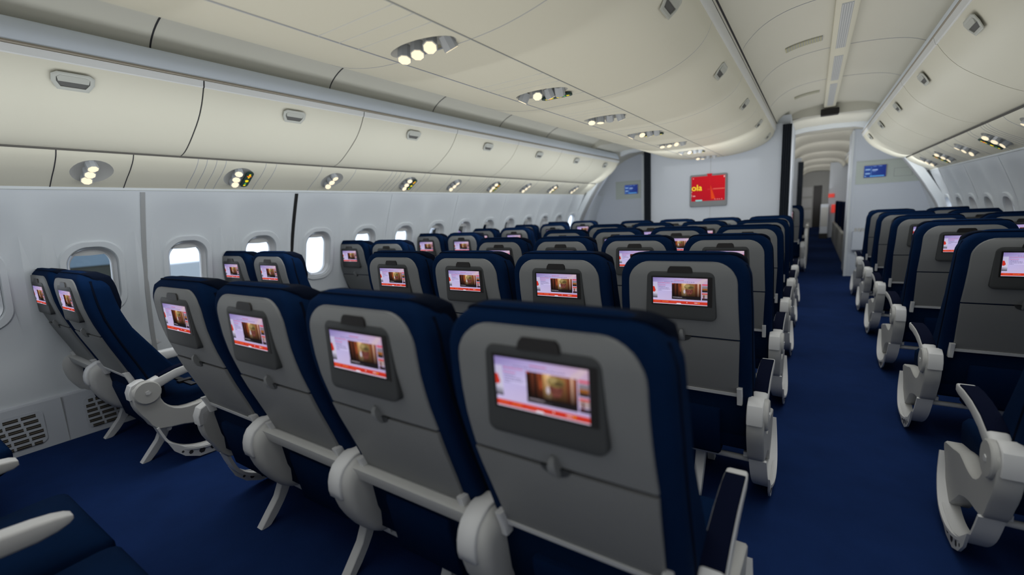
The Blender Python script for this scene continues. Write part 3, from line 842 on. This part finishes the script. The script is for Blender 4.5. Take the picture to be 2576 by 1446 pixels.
# ---- centre bins
CB = catmull([(0, 1.815), (.18, 1.816), (.34, 1.829), (.50, 1.862), (.62, 1.905), (.70, 1.955), (.745, 2.01), (.763, 2.06)], 4)
CTOP = [(.770, 2.075), (.772, 2.12), (.765, 2.145), (.72, 2.16)]
full = [(-x, z) for x, z in (CB + CTOP)[::-1]] + (CB + CTOP)[1:]
body = full + [(.70, 2.4), (-.70, 2.4)]
CY = [.60, 1.47, 2.34, 3.22, 4.10, 4.98, 5.82]
names = ['nearest', 'second nearest', 'third nearest', 'fourth nearest', 'fifth nearest', 'farthest']
edges = [-1.4, .655, 1.792, 2.929, 4.066, 5.203, 6.08]
for i in range(6):
    a, b = edges[i], edges[i+1]
    t = empty('centre_overhead_bin', (0, (a+b)/2, 0), f'{names[i]} cream centre overhead bin above the middle rows of four', 'overhead bin', 'centre overhead bins')
    L = b-a
    mb = MB()
    inn = [(x*.985, z+.006) for x, z in full] + [(.70, 2.4), (-.70, 2.4)]
    mb.prism_y(body, -L/2+.0015, L/2-.0015, 0)
    o = mb.build('bin_body', [M['bin'], M['dish']], t, 40)
    cut = []
    for y in CY:
        if a < y < b:
            m2 = MB(); secs = []
            for dz, s in ((-.03, 1.04), (0, 1.0), (.012, .9), (.03, .6)):
                secs.append([(.150*s*math.cos(2*PI*q/28), y-(a+b)/2 + .068*s*math.sin(2*PI*q/28), 1.815+dz) for q in range(28)])
            m2.loft(secs, 0); c = m2.build('cutter', [M['dish']], None, 40); c.location = t.location; cut.append(c)
    if cut: apply_bool(o, cut)
    for s in (-1, 1):
        # long seam grooves each side of the service spine
        mb = MB(); mb.box((s*.181-.0022, -L/2, 1.8135), (s*.181+.0022, L/2, 1.8175)); mb.build('spine_seam', [M['softline'] if s < 0 else M['seamgrey']], t, 0)
        # door with rim on each aisle side
        mb = MB(); rim = [(.7655, 2.062), (.7745, 2.075), (.7765, 2.12), (.769, 2.148), (.755, 2.148), (.755, 2.062)]
        mb.prism_y([(s*x, z) for x, z in rim], -L/2, L/2, 0); mb.build('door_rim', [M['rim']], t, 40)
        mb = MB(); mb.box((s*.760, -L/2, 2.1485), (s*.785, L/2, 2.156)); mb.build('top_gap', [M['line']], t, 0)
    # crosswise seams
    for y0 in ([b] if i < 5 else []):
        secs = [[(x, L/2-.0014, z-.0009), (x, L/2+.0008, z-.0009), (x, L/2+.0018, z+.004), (x, L/2-.0022, z+.004)] for x, z in full]
        mb = MB(); mb.loft(secs, 0); mb.build('cross_seam', [M['softline']], t, 0)
    for y in CY:
        if a < y < b:
            for dy in (-.30, -.22, -.14, .14) if True else ():
                yy = y + dy - (a+b)/2
                if abs(yy) < L/2:
                    mb = MB(); mb.box((-.18, yy-.0010, 1.8138), (.18, yy+.0010, 1.8165)); mb.build('spine_cross_seam', [M['rim']], t, 0)
    for s in (-1, 1):
        for yh in ([.04] if i == 0 else [(a+b)/2 if i < 5 else 5.74]):
            handle(o, s*.716, 1.970, math.radians(38), -s, yh - (a+b)/2)
for i, y in enumerate(CY):
    has = i % 2 == 1
    t = empty('reading_light', (0, y, 1.815), f'{["nearest","second nearest","third nearest","fourth nearest","fifth nearest","sixth nearest","farthest"][i]} row of four reading lamps' + (' with a green sign' if has else '') + ' in the centre bin underside', 'reading light', 'reading light rows in the centre ceiling')
    dirs = [[(.2, -.35), (.3, -.4), (.5, -.7), (.2, .6)], [(-.5, -.1), (.5, -.7), (.2, .5), (-.3, .9)], [(.2, -.5), (.0, -.1), (-.3, .9), (.2, .5)]][i % 3 if i < 3 else (1 if has else (0 if i == 4 else 2))]
    for q, x in enumerate((-.098, -.033, .032, .098)):
        lamp(t, (x, .010, .022), (dirs[q][0], dirs[q][1], -1), .0275, .050)
    if has: sign_plate(t, (.050, .076, -.012), (1, 0, 0), (0, 1, 0), (0, 0, -1), .175, .042)

# ---- aisle ceiling spine with grilles, slotted vents, dark box
for sgn, nm in ((1, 'right'), (-1, 'left')):
    t = empty('ceiling_light_strip', (sgn*1.325, 0, 2.33), f'long cream ceiling strip with grey grilles above the {nm} aisle', 'ceiling strip')
    mb = MB(); mb.loft([[(x, y, z) for x, z in ((-.062, .045), (-.060, -.008), (-.052, -.014), (.052, -.014), (.060, -.008), (.062, .045))] for y in (Y0, 6.5)], 0)
    mb.build('strip_body', [M['bin']], t, 40)
    for a, b in ((-1, .6), (.8, 2.55), (2.78, 3.75), (3.98, 4.9), (5.05, 6.35)):
        mb = MB(); mb.box((-.030, a, -.0150), (.030, b, -.0140), 0)
        n = 5
        for q in range(n): x = -.024 + .048*q/(n-1); mb.box((x-.002, a+.01, -.0175), (x+.002, b-.01, -.0150), 1)
        mb.build('grille', [M['grille'], M['white']], t, 0)
    for y, dz in ((3.55, 0), (5.55, 0)):
        mb = MB()
        for q in range(14):
            x = .98 + .0165*q; z = lerp(arc, x) - .006
            mb.box((sgn*x, y-.05, z-.004), (sgn*(x+.009), y+.05, z+.004), 1)
            mb.box((sgn*(x+.009), y-.05, z-.001), (sgn*(x+.0165), y+.05, z+.006), 0)
        o = mb.build('air_vent', [M['seamgrey'], M['yvent']], smooth=0)
        tag(o, f'yellowish slotted ceiling vent above the {nm} aisle, ' + ('nearer one' if y < 4 else 'farther one'), 'vent', f'slotted vents above the {nm} aisle')
    mb = MB(); p = rrect(.096, .038, .014, 4)
    mb.loft([[(sgn*1.33 + a, 6.45, 2.262 + b) for a, b in p], [(sgn*1.33 + a, 6.56, 2.262 + b) for a, b in p]], 0)
    tag(mb.build('ceiling_sensor_box', [M['black']], smooth=0), f'black box hanging under the ceiling at the end of the {nm} aisle strip', 'ceiling box')

# ================================================================== BULKHEAD
BY = 6.12
mb = MB(); mb.box((-.80, BY, FZ), (.86, BY+.05, 2.15)); mb.box((-.80, BY+.05, FZ), (.93, 7.95, 2.25))
struct(mb.build('wall_centre_bulkhead', [M['bulk']], smooth=0))
mb = MB(); mb.box((.013, BY-.002, FZ), (.017, BY+.002, 2.0)); struct(mb.build('trim_200', [M['seamgrey']], smooth=0))
for x0, x1, nm in ((-.885, -.800, 'left'), (.848, .945, 'right')):
    mb = MB(); N = 8
    pl = [(x0 + (x1-x0)*i/N, BY-.03 + (.012 if i % 2 else -.012)) for i in range(N+1)]
    pl = pl + [(x1, BY+.05), (x0, BY+.05)]
    mb.loft([[(x, y, z) for x, y in pl] for z in (FZ+.01, 2.13)], 0)
    tag(mb.build('curtain', [M['curtain']], smooth=0), f'dark gathered curtain at the {nm} edge of the centre bulkhead', 'curtain', 'curtains beside the centre bulkhead')
# red monitor
def screen_panel(name, w, h, frame_w, fw_bot, loc, label, cat, draw, frame_mat, rot=0):
    t = empty(name, loc, label, cat); t.rotation_euler.z = rot
    mb = MB(); r = .022
    p = [(a, b + (frame_w - fw_bot)/2) for a, b in rrect(w/2+frame_w, (h + frame_w + fw_bot)/2, r, 6)]
    mb.loft([[(a, .004, b) for a, b in p], [(a, -.022, b) for a, b in p], [(a*.985, -.027, b*.985) for a, b in p]], 0)
    mb.build('monitor_frame', [frame_mat], t, 30)
    mb = MB(); draw(mb, w, h); mb.build('screen', [M['screen']], t, 0)
    return t
def draw_red(mb, w, h):
    def Q(u0, v0, u1, v1, c, d=0, tri=None):
        P = lambda u, v: (-w/2 + w*u, -.0285 - .0008*d, h/2 - h*v)
        pts = [P(*t) for t in tri] if tri else [P(u0, v1), P(u1, v1), P(u1, v0), P(u0, v0)]
        mb.quadc(pts, c)
    Q(0, 0, 1, 1, [srgb(172, 14, 34), srgb(186, 14, 32), srgb(204, 22, 34), srgb(190, 16, 34)])
    Q(0, 0, 0, 0, srgb(196, 22, 36), 1, [(.46, FZ), (.62, FZ), (.56, .35)])
    Q(0, 0, 0, 0, srgb(222, 70, 24), 1, [(.60, .93), (.72, .93), (.57, .36)])
    Q(.49, .52, .99, .555, srgb(212, 60, 56), 2); Q(.50, .53, .63, .545, srgb(180, 16, 34), 3)
    Q(.66, .515, .99, .54, srgb(232, 110, 96), 3)
    Q(.13, .945, .33, 1.0, srgb(150, 205, 205), 2)
    Q(0.04, .06, .07, .09, srgb(240, 170, 170), 2); Q(.96, .03, .985, .09, srgb(240, 220, 220), 2)
    for u in (.70, .77, .83, .90): Q(u, .935, u+.025, .955, srgb(240, 190, 190), 2)
    Q(.0, .60, .02, .63, srgb(240, 200, 200), 2); Q(.0, .73, .02, .75, srgb(240, 200, 200), 2); Q(.05, .77, .12, .80, srgb(240, 190, 190), 2); Q(0, .78, .02, .80, srgb(240, 200, 200), 2)
mon = screen_panel('wall_monitor', .430, .335, .024, .075, (-.010, BY, 1.412), 'red screen with yellow letters ola in a grey frame on the centre bulkhead', 'monitor', draw_red, M['monitorframe'])
cu = bpy.data.curves.new('letters', 'FONT'); cu.body = 'ola'; cu.size = .115; cu.extrude = .0005; cu.offset = .0006
to = bpy.data.objects.new('letters', cu); COL.objects.link(to)
bpy.context.view_layer.update()
me = bpy.data.meshes.new_from_object(to.evaluated_get(bpy.context.evaluated_depsgraph_get()))
bpy.data.objects.remove(to, do_unlink=True)
me.materials.clear(); me.materials.append(M['yellow'])
to = link('letters', me, mon); to.rotation_euler = (PI/2, 0, 0); to.location = (-.213, -.033, -.022)
# side partitions
def draw_blue(mb, w, h):
    def Q(u0, v0, u1, v1, c, d=0):
        P = lambda u, v: (-w/2 + w*u, -.0285 - .0008*d, h/2 - h*v)
        mb.quadc([P(u0, v1), P(u1, v1), P(u1, v0), P(u0, v0)], c)
    Q(0, 0, 1, 1, [srgb(46, 74, 140), srgb(30, 44, 120), srgb(30, 50, 122), srgb(54, 80, 150)])
    Q(.32, .12, .34, .86, srgb(90, 130, 190), 1)
    for v in (.28, .62): Q(.06, v, .28, v+.10, srgb(140, 175, 215), 1)
    Q(.38, .34, .62, .42, srgb(165, 190, 230), 1); Q(.38, .48, .55, .52, srgb(110, 140, 200), 1)
    Q(.42, .05, .55, .09, srgb(120, 150, 205), 1); Q(.66, .06, .80, .10, srgb(120, 150, 205), 1)
    Q(.28, .86, .92, .94, srgb(90, 160, 220), 1); Q(.04, .85, .10, .92, srgb(120, 170, 220), 1)
PYR, PYL = 8.50, 8.50
mb = MB(); mb.box((1.695, PYR, FZ), (2.80, PYR+.06, 2.25)); mb.box((1.695, PYR+.06, FZ), (1.755, PYR+1.0, 2.25))
struct(mb.build('wall_right_partition', [M['bulk']], smooth=0))
mb = MB(); mb.box((1.675, PYR-.02, FZ), (1.708, PYR+.03, 2.22)); mb.box((1.74, PYR-.006, FZ), (1.744, PYR, 2.1)); struct(mb.build('trim_201', [M['wall']], smooth=0))
mb = MB(); mb.box((-2.80, PYL, FZ), (-1.66, PYL+.06, 2.25)); mb.box((-1.72, PYL+.06, FZ), (-1.66, PYL+.9, 2.25))
struct(mb.build('wall_left_partition', [M['bulk']], smooth=0))
mb = MB(); mb.box((-1.675, PYL-.02, FZ), (-1.635, PYL+.03, 2.22)); struct(mb.build('trim_202', [M['wall']], smooth=0))
for sgn, py, nm, mx, x0, x1 in ((1, PYR, 'right', 1.989, 1.755, 2.52), (-1, PYL, 'left', -1.887, -2.22, -1.70)):
    mb = MB(); mb.box((x0, py-.012, 1.385), (x1, py, 1.742)); mb.box((x0, py-.013, 1.725), (x1, py-.011, 1.73), 1)
    if sgn > 0: mb.box((2.22, py-.020, 1.47), (2.44, py-.010, 1.60), 1); mb.box((2.227, py-.023, 1.477), (2.433, py-.018, 1.593), 0)
    tag(mb.build('header_panel', [M['greenpanel'], M['seamgrey']], smooth=0), f'pale green panel behind the blue screen on the {nm} partition', 'wall panel')
    screen_panel('information_screen', .27, .18, .006, .006, (mx, py-.014, 1.570), f'small blue information screen on the {nm} partition wall', 'monitor', draw_blue, M['frame'])
# brochure rack on right partition
t = empty('brochure_rack', (1.88, PYR, .44), 'pale box rack with brochures on the right partition wall', 'rack')
mb = MB(); mb.box((-.12, -.09, FZ), (.20, 0, .20)); mb.build('rack_box', [M['bulk']], t, 0)
for q in range(6):
    mb = MB(); mb.box((-.10 + q*.045, -.06, .20), (-.065 + q*.045, -.05, .255)); mb.build('brochure', [M['frame']], t, 0)
# curved door-frame ribs, both sides
def rib(sgn, y, w, m, d=.06):
    mb = MB()
    pr = catmull([(2.68, FZ), (2.70, .5), (2.62, .95), (2.48, 1.25), (2.30, 1.55), (2.12, 1.80), (1.98, 2.0), (1.92, 2.15)], 4)
    secs = [[(sgn*x, y, z), (sgn*(x+.0), y+w, z), (sgn*(x+d*1.5), y+w, z+.02), (sgn*(x+d*1.5), y, z+.02)] for x, z in pr]
    mb.loft(secs, 0); return mb.build('trim', [m], smooth=50)
k = 210
for sgn in (-1, 1):
    for y, w, m in ((7.47, .05, 'wall'), (7.54, .16, 'seamgrey'), (7.72, .07, 'bulk')):
        if sgn > 0 and y > 7.7: continue
        o = rib(sgn, y, w, M[m]); o.name = f'trim_{k}'; k += 1; struct(o)
# arched cross beam where the ceiling steps
for sgn in (1, -1):
    mb = MB()
    pr = [(.86, 2.16), (1.1, 2.195), (1.4, 2.20), (1.65, 2.19), (1.80, 2.15)]
    mb.loft([[(sgn*x, 7.62, z), (sgn*x, 7.70, z), (sgn*x, 7.70, z+.09), (sgn*x, 7.62, z+.09)] for x, z in pr], 0)
    struct(mb.build(f'trim_{k}', [M['wall']], smooth=40)); k += 1

# ================================================================== CABIN BEYOND
for q in range(2):
    side_bin(1, 9.75 + q*1.86, f'{["nearer", "farther"][q]} overhead bin in the far cabin, right of the aisle', 'overhead bins in the far cabin', xoff=0, L=1.85, hdl=False)
mb = MB(); mb.prism_y([(x*1.0, z) for x, z in full] + [(.7, 2.4), (-.7, 2.4)], 9.3, 20, 0)
tag(mb.build('centre_overhead_bin', [M['bin']], smooth=40), 'cream centre overhead bin in the far cabin, left of the far aisle', 'overhead bin')
mb = MB(); mb.box((-.8, 12.9, FZ), (.92, 13.0, 2.2)); struct(mb.build('wall_far_centre', [M['bulk']], smooth=0))
mb = MB(); mb.box((.86, 12.85, FZ+.01), (.97, 12.9, 2.1)); tag(mb.build('curtain', [M['curtain']], smooth=0), 'narrow dark curtain at the far end beside the distant aisle', 'curtain')
make_seat(.82, 8.55, 'navy seat alone beyond the right curtain, in the far cabin', 'seats in the far cabin', right='out', sc=1.06)
make_seat(.82, 10.3, 'navy seat hidden behind the lone far seat in the far cabin', 'seats in the far cabin', right='out', sc=1.05)
for q in range(3):
    y = 8.95 + q*1.75
    if q: 
        t = empty('seat_side_console', (1.12, y-.9, 0), f'low grey seat console left of the far aisle, {["","nearer","farther"][q]} one', 'console', 'grey consoles in the far cabin')
        mb = MB(); mb.prism_x([(0, FZ+.005), (0, .50), (.12, .62), (1.3, .62), (1.45, .5), (1.45, FZ+.005)], -.03, .03, 0, .008); mb.build('console_shell', [M['frame']], t, 40)
for q in range(4):
    y = 9.1 + q*1.9
    t = empty('seat_partition', (1.78, y, 0), f'{["nearest","second nearest","third nearest","farthest"][q]} grey low partition with navy slatted top, right of the far aisle', 'partition', 'low partitions in the far cabin')
    mb = MB(); mb.prism_x([(0, FZ+.005), (0, .42), (.1, .46), (1.8, .46), (1.85, .42), (1.85, FZ+.005)], -.05, .05, 0, .008); mb.build('partition_base', [M['frame']], t, 40)
    mb = MB(); mb.prism_x([(.35, .46), (.35, 1.04), (.42, 1.09), (1.6, 1.09), (1.65, 1.04), (1.65, .46)], .0, .05, 0, .008)
    for s in range(12): mb.box((-.006, .42 + s*.1, .50), (.0, .47 + s*.1, 1.05), 1)
    mb.build('navy_screen', [M['fabric'], M['pad']], t, 40)
mb = MB(); mb.box((1.62, 17.5, FZ), (2.6, 17.6, 2.3)); struct(mb.build('wall_far_right', [M['bulk']], smooth=0))
M['red'] = mat('red_panel', (.55, .05, .04), .5, emit=srgb(220, 60, 50), es=.5)
for z, x, h, lb in ((1.26, 1.70, .12, 'upper small red panel at the far end of the right aisle'), (.84, 1.80, .26, 'lower upright red panel at the far end of the right aisle')):
    mb = MB(); mb.box((x-.09, 17.44, z-h/2), (x+.07, 17.5, z+h/2)); tag(mb.build('red_panel', [M['red']], smooth=0), lb, 'sign')
t = empty('galley_cart', (1.52, 17.0, 0), 'pale narrow galley cart standing at the far end of the right aisle', 'cart')
mb = MB(); mb.box((-.10, -.15, .08), (.10, .25, 1.0)); mb.build('cart_body', [M['bulk']], t, 0)
mb = MB(); mb.box((-.09, -.155, .30), (.09, -.15, .90)); mb.build('cart_door', [M['frame']], t, 0)
mb = MB(); mb.box((-.11, -.14, FZ+.005), (.11, .24, .08)); mb.build('cart_base', [M['black']], t, 0)
t = empty('galley_unit', (1.2, 24, 0), 'grey galley unit with a dark doorway closing the far end of the aisle', 'galley')
mb = MB(); mb.box((-.9, 0, FZ), (0, .1, 1.75)); mb.box((.32, 0, FZ), (1.4, .1, 1.75)); mb.box((-.9, 0, 1.751), (1.4, .1, 2.6)); mb.build('galley_front', [M['frame']], t, 0)
mb = MB(); mb.box((0, .04, FZ), (.32, .09, 1.75)); mb.build('doorway', [M['black']], t, 0)
mb = MB()
for q in range(3): mb.box((-.55, -.02, .3 + q*.5), (-.05, 0, .7 + q*.5))
mb.build('galley_drawers', [M['white']], t, 0)

# ================================================================== OUTSIDE
mb = MB(); mb.v += [(-900, -900, -4.3), (900, -900, -4.3), (900, 900, -4.3), (-900, 900, -4.3)]; mb.face((0, 1, 2, 3))
o = mb.build('ground', [M['apron']], smooth=0); tag(o, 'pale airport apron seen through the left windows', 'ground'); struct(o)
t = empty('hangar', (-40, 4, -4.3), 'blue-grey hangar with a dark base seen through the nearest left window', 'building')
mb = MB(); mb.box((-8, -12, 3.45), (0, 6.6, 4.45)); mb.build('hangar_roof', [M['hangar']], t, 0)
mb = MB(); mb.box((-8, -12, 0), (-.1, 6.6, 3.45)); mb.build('hangar_base', [M['hangar_dark']], t, 0)
mb = MB(); mb.box((-.1, -.5, 2.3), (.1, 1.8, 3.2)); mb.box((-.1, 2.6, 2.2), (.1, 3.6, 2.8)); mb.build('blue_stripe', [M['blue']], t, 0)

# ================================================================== LIGHT
def area(name, loc, sx, sy, power, col=(1, 1, 1), up=False, rot=None):
    l = bpy.data.lights.new(name, 'AREA'); l.shape = 'RECTANGLE'; l.size = sx; l.size_y = sy; l.energy = power; l.color = col
    o = bpy.data.objects.new(name, l); COL.objects.link(o); o.location = loc
    if up: o.rotation_euler = (PI, 0, 0); l.spread = math.radians(150)
    if rot: o.rotation_euler = rot
    return o
def down(name, loc, sx, sy, power, col=(1, 1, 1)):
    o = area(name, loc, sx, sy, power, col); o.data.spread = math.radians(100); return o
area('centre_up_fill', (0, 1.9, 1.30), 1.7, 7.6, 25, (1, .975, .90), True)  # added fill for the centre bins, unseen from below; no fixture here
area('left_up_fill', (-1.7, 2.8, 1.30), 1.1, 9.0, 5.5, (1, .98, .93), True)  # added fill for the left bins, no fixture here
area('right_up_fill', (1.7, 2.8, 1.32), 1.1, 9.0, 12, (1, .98, .92), True)  # added fill for the right bins, no fixture here
for i in range(9):      # added fill panels facing forward, unseen from behind; no such fixtures
    y = -1.95 + i*.95
    area('cabin_row_fill', (0, y, 1.10), 3.4, 1.4, 2.6, (.97, .985, 1), rot=(math.radians(90), 0, 0))
area('bulkhead_fill', (0, 4.6, 1.5), 1.6, .3, 5, (.95, .98, 1), rot=(math.radians(90), 0, 0))  # added to brighten the centre bulkhead, unseen from behind
area('right_partition_fill', (2.0, 7.0, 1.5), .8, .3, 3, (.95, .98, 1), rot=(math.radians(90), 0, 0))  # added to brighten the right partition
area('left_partition_fill', (-1.9, 7.1, 1.5), .6, .3, 2.2, (.95, .98, 1), rot=(math.radians(90), 0, 0))  # added to brighten the left partition
area('left_aisle_up_fill', (-1.28, 2.8, 1.60), .30, 9.0, 3.2, (.95, .98, 1), True)  # added fill for the left bin tops and aisle ceiling
area('right_aisle_up_fill', (1.29, 2.8, 1.60), .35, 9.0, 6, (1, .985, .94), True)  # added fill for the right aisle ceiling
down('left_down_fill', (-1.75, 2.8, 1.95-.35), .9, 9.0, 16)  # added downward fill; narrow spread keeps it unseen, no fixture here
down('left_aisle_down_fill', (-1.30, 2.8, 2.2), .5, 9.0, 8)  # added fill for the left aisle floor, unseen
down('right_aisle_down_fill', (1.30, 2.8, 2.2), .5, 9.0, 10)  # added fill for the right aisle floor, unseen
down('right_down_fill', (2.0, 2.8, 1.6), .9, 9.0, 12)  # added downward fill over the right pairs, unseen
down('centre_down_fill', (0, 2.3, 1.76), 1.2, 8.4, 16)  # added downward fill over the centre rows, unseen
for y in (6.7, 8.9, 11, 13.5, 16, 19, 22): area('far_row_fill', (1.30, y, 1.45), .6, 1.1, 6.0, (1, .99, .97), rot=(math.radians(90), 0, 0))  # added fill panels along the far aisle, not real lamps
area('left_door_row_fill', (-1.30, 6.9, 1.45), .5, 1.1, 1.5, rot=(math.radians(90), 0, 0))  # added fill for the left door zone
area('far_up_fill', (1.3, 15, 1.5), .8, 15, 22, (1, .98, .95), True)  # added fill for the far cabin ceiling, no fixture here
area('left_wall_fill', (-1.45, 3.0, 1.42), .45, 9, 34, (.92, .96, 1), rot=(0, math.radians(90), 0))  # added to brighten the left wall, unseen from the right
area('right_wall_fill', (1.50, 5.0, 1.40), .4, 6, 8, (.92, .96, 1), rot=(0, math.radians(-90), 0))  # added to brighten the right wall, no fixture here

w = bpy.data.worlds.new('World'); bpy.context.scene.world = w; w.use_nodes = True
nt = w.node_tree; bg = nt.nodes['Background']
tc = nt.nodes.new('ShaderNodeTexCoord'); sp = nt.nodes.new('ShaderNodeSeparateXYZ'); cr = nt.nodes.new('ShaderNodeValToRGB')
cr.color_ramp.elements[0].position = .5; cr.color_ramp.elements[0].color = (1, 1, 1, 1)
cr.color_ramp.elements[1].position = .9; cr.color_ramp.elements[1].color = (.55, .72, 1, 1)
ad = nt.nodes.new('ShaderNodeMath'); ad.operation = 'MULTIPLY_ADD'; ad.inputs[1].default_value = .5; ad.inputs[2].default_value = .5
nt.links.new(tc.outputs['Generated'], sp.inputs[0]); nt.links.new(sp.outputs[2], ad.inputs[0]); nt.links.new(ad.outputs[0], cr.inputs[0])
nt.links.new(cr.outputs[0], bg.inputs[0]); bg.inputs[1].default_value = 2.6

# ================================================================== CAMERA
cam = bpy.data.cameras.new('camera'); co = bpy.data.objects.new('camera', cam); COL.objects.link(co)
F = 1137.4; yaw, pitch, roll = .5883, .1614, -.0518
cy_, sy_ = math.cos(yaw), math.sin(yaw); cp_, sp_ = math.cos(pitch), math.sin(pitch)
fw = Vector((-sy_*cp_, cy_*cp_, -sp_)); r0 = Vector((cy_, sy_, 0)); u0 = r0.cross(fw)
rr_ = r0*math.cos(roll) + u0*math.sin(roll); uu = -r0*math.sin(roll) + u0*math.cos(roll)
Rm = Matrix((rr_, uu, -fw)).transposed().to_4x4()
co.matrix_world = Matrix.Translation((1.2069, -.7073, 1.2061)) @ Rm
cam.sensor_width = 36; cam.lens = F/2576*36; cam.clip_start = .02; cam.clip_end = 3000
cam.dof.use_dof = True; cam.dof.focus_distance = 2.25; cam.dof.aperture_fstop = 1.25
sc_ = bpy.context.scene; sc_.camera = co
sc_.view_settings.view_transform = 'Standard'; sc_.view_settings.look = 'None'; sc_.view_settings.exposure = 0

# lift everything so that the floor lies at z = 0
bpy.context.view_layer.update()
for o in list(bpy.context.scene.objects):
    if o.parent is None: o.matrix_world = Matrix.Translation((0, 0, -FZ)) @ o.matrix_world
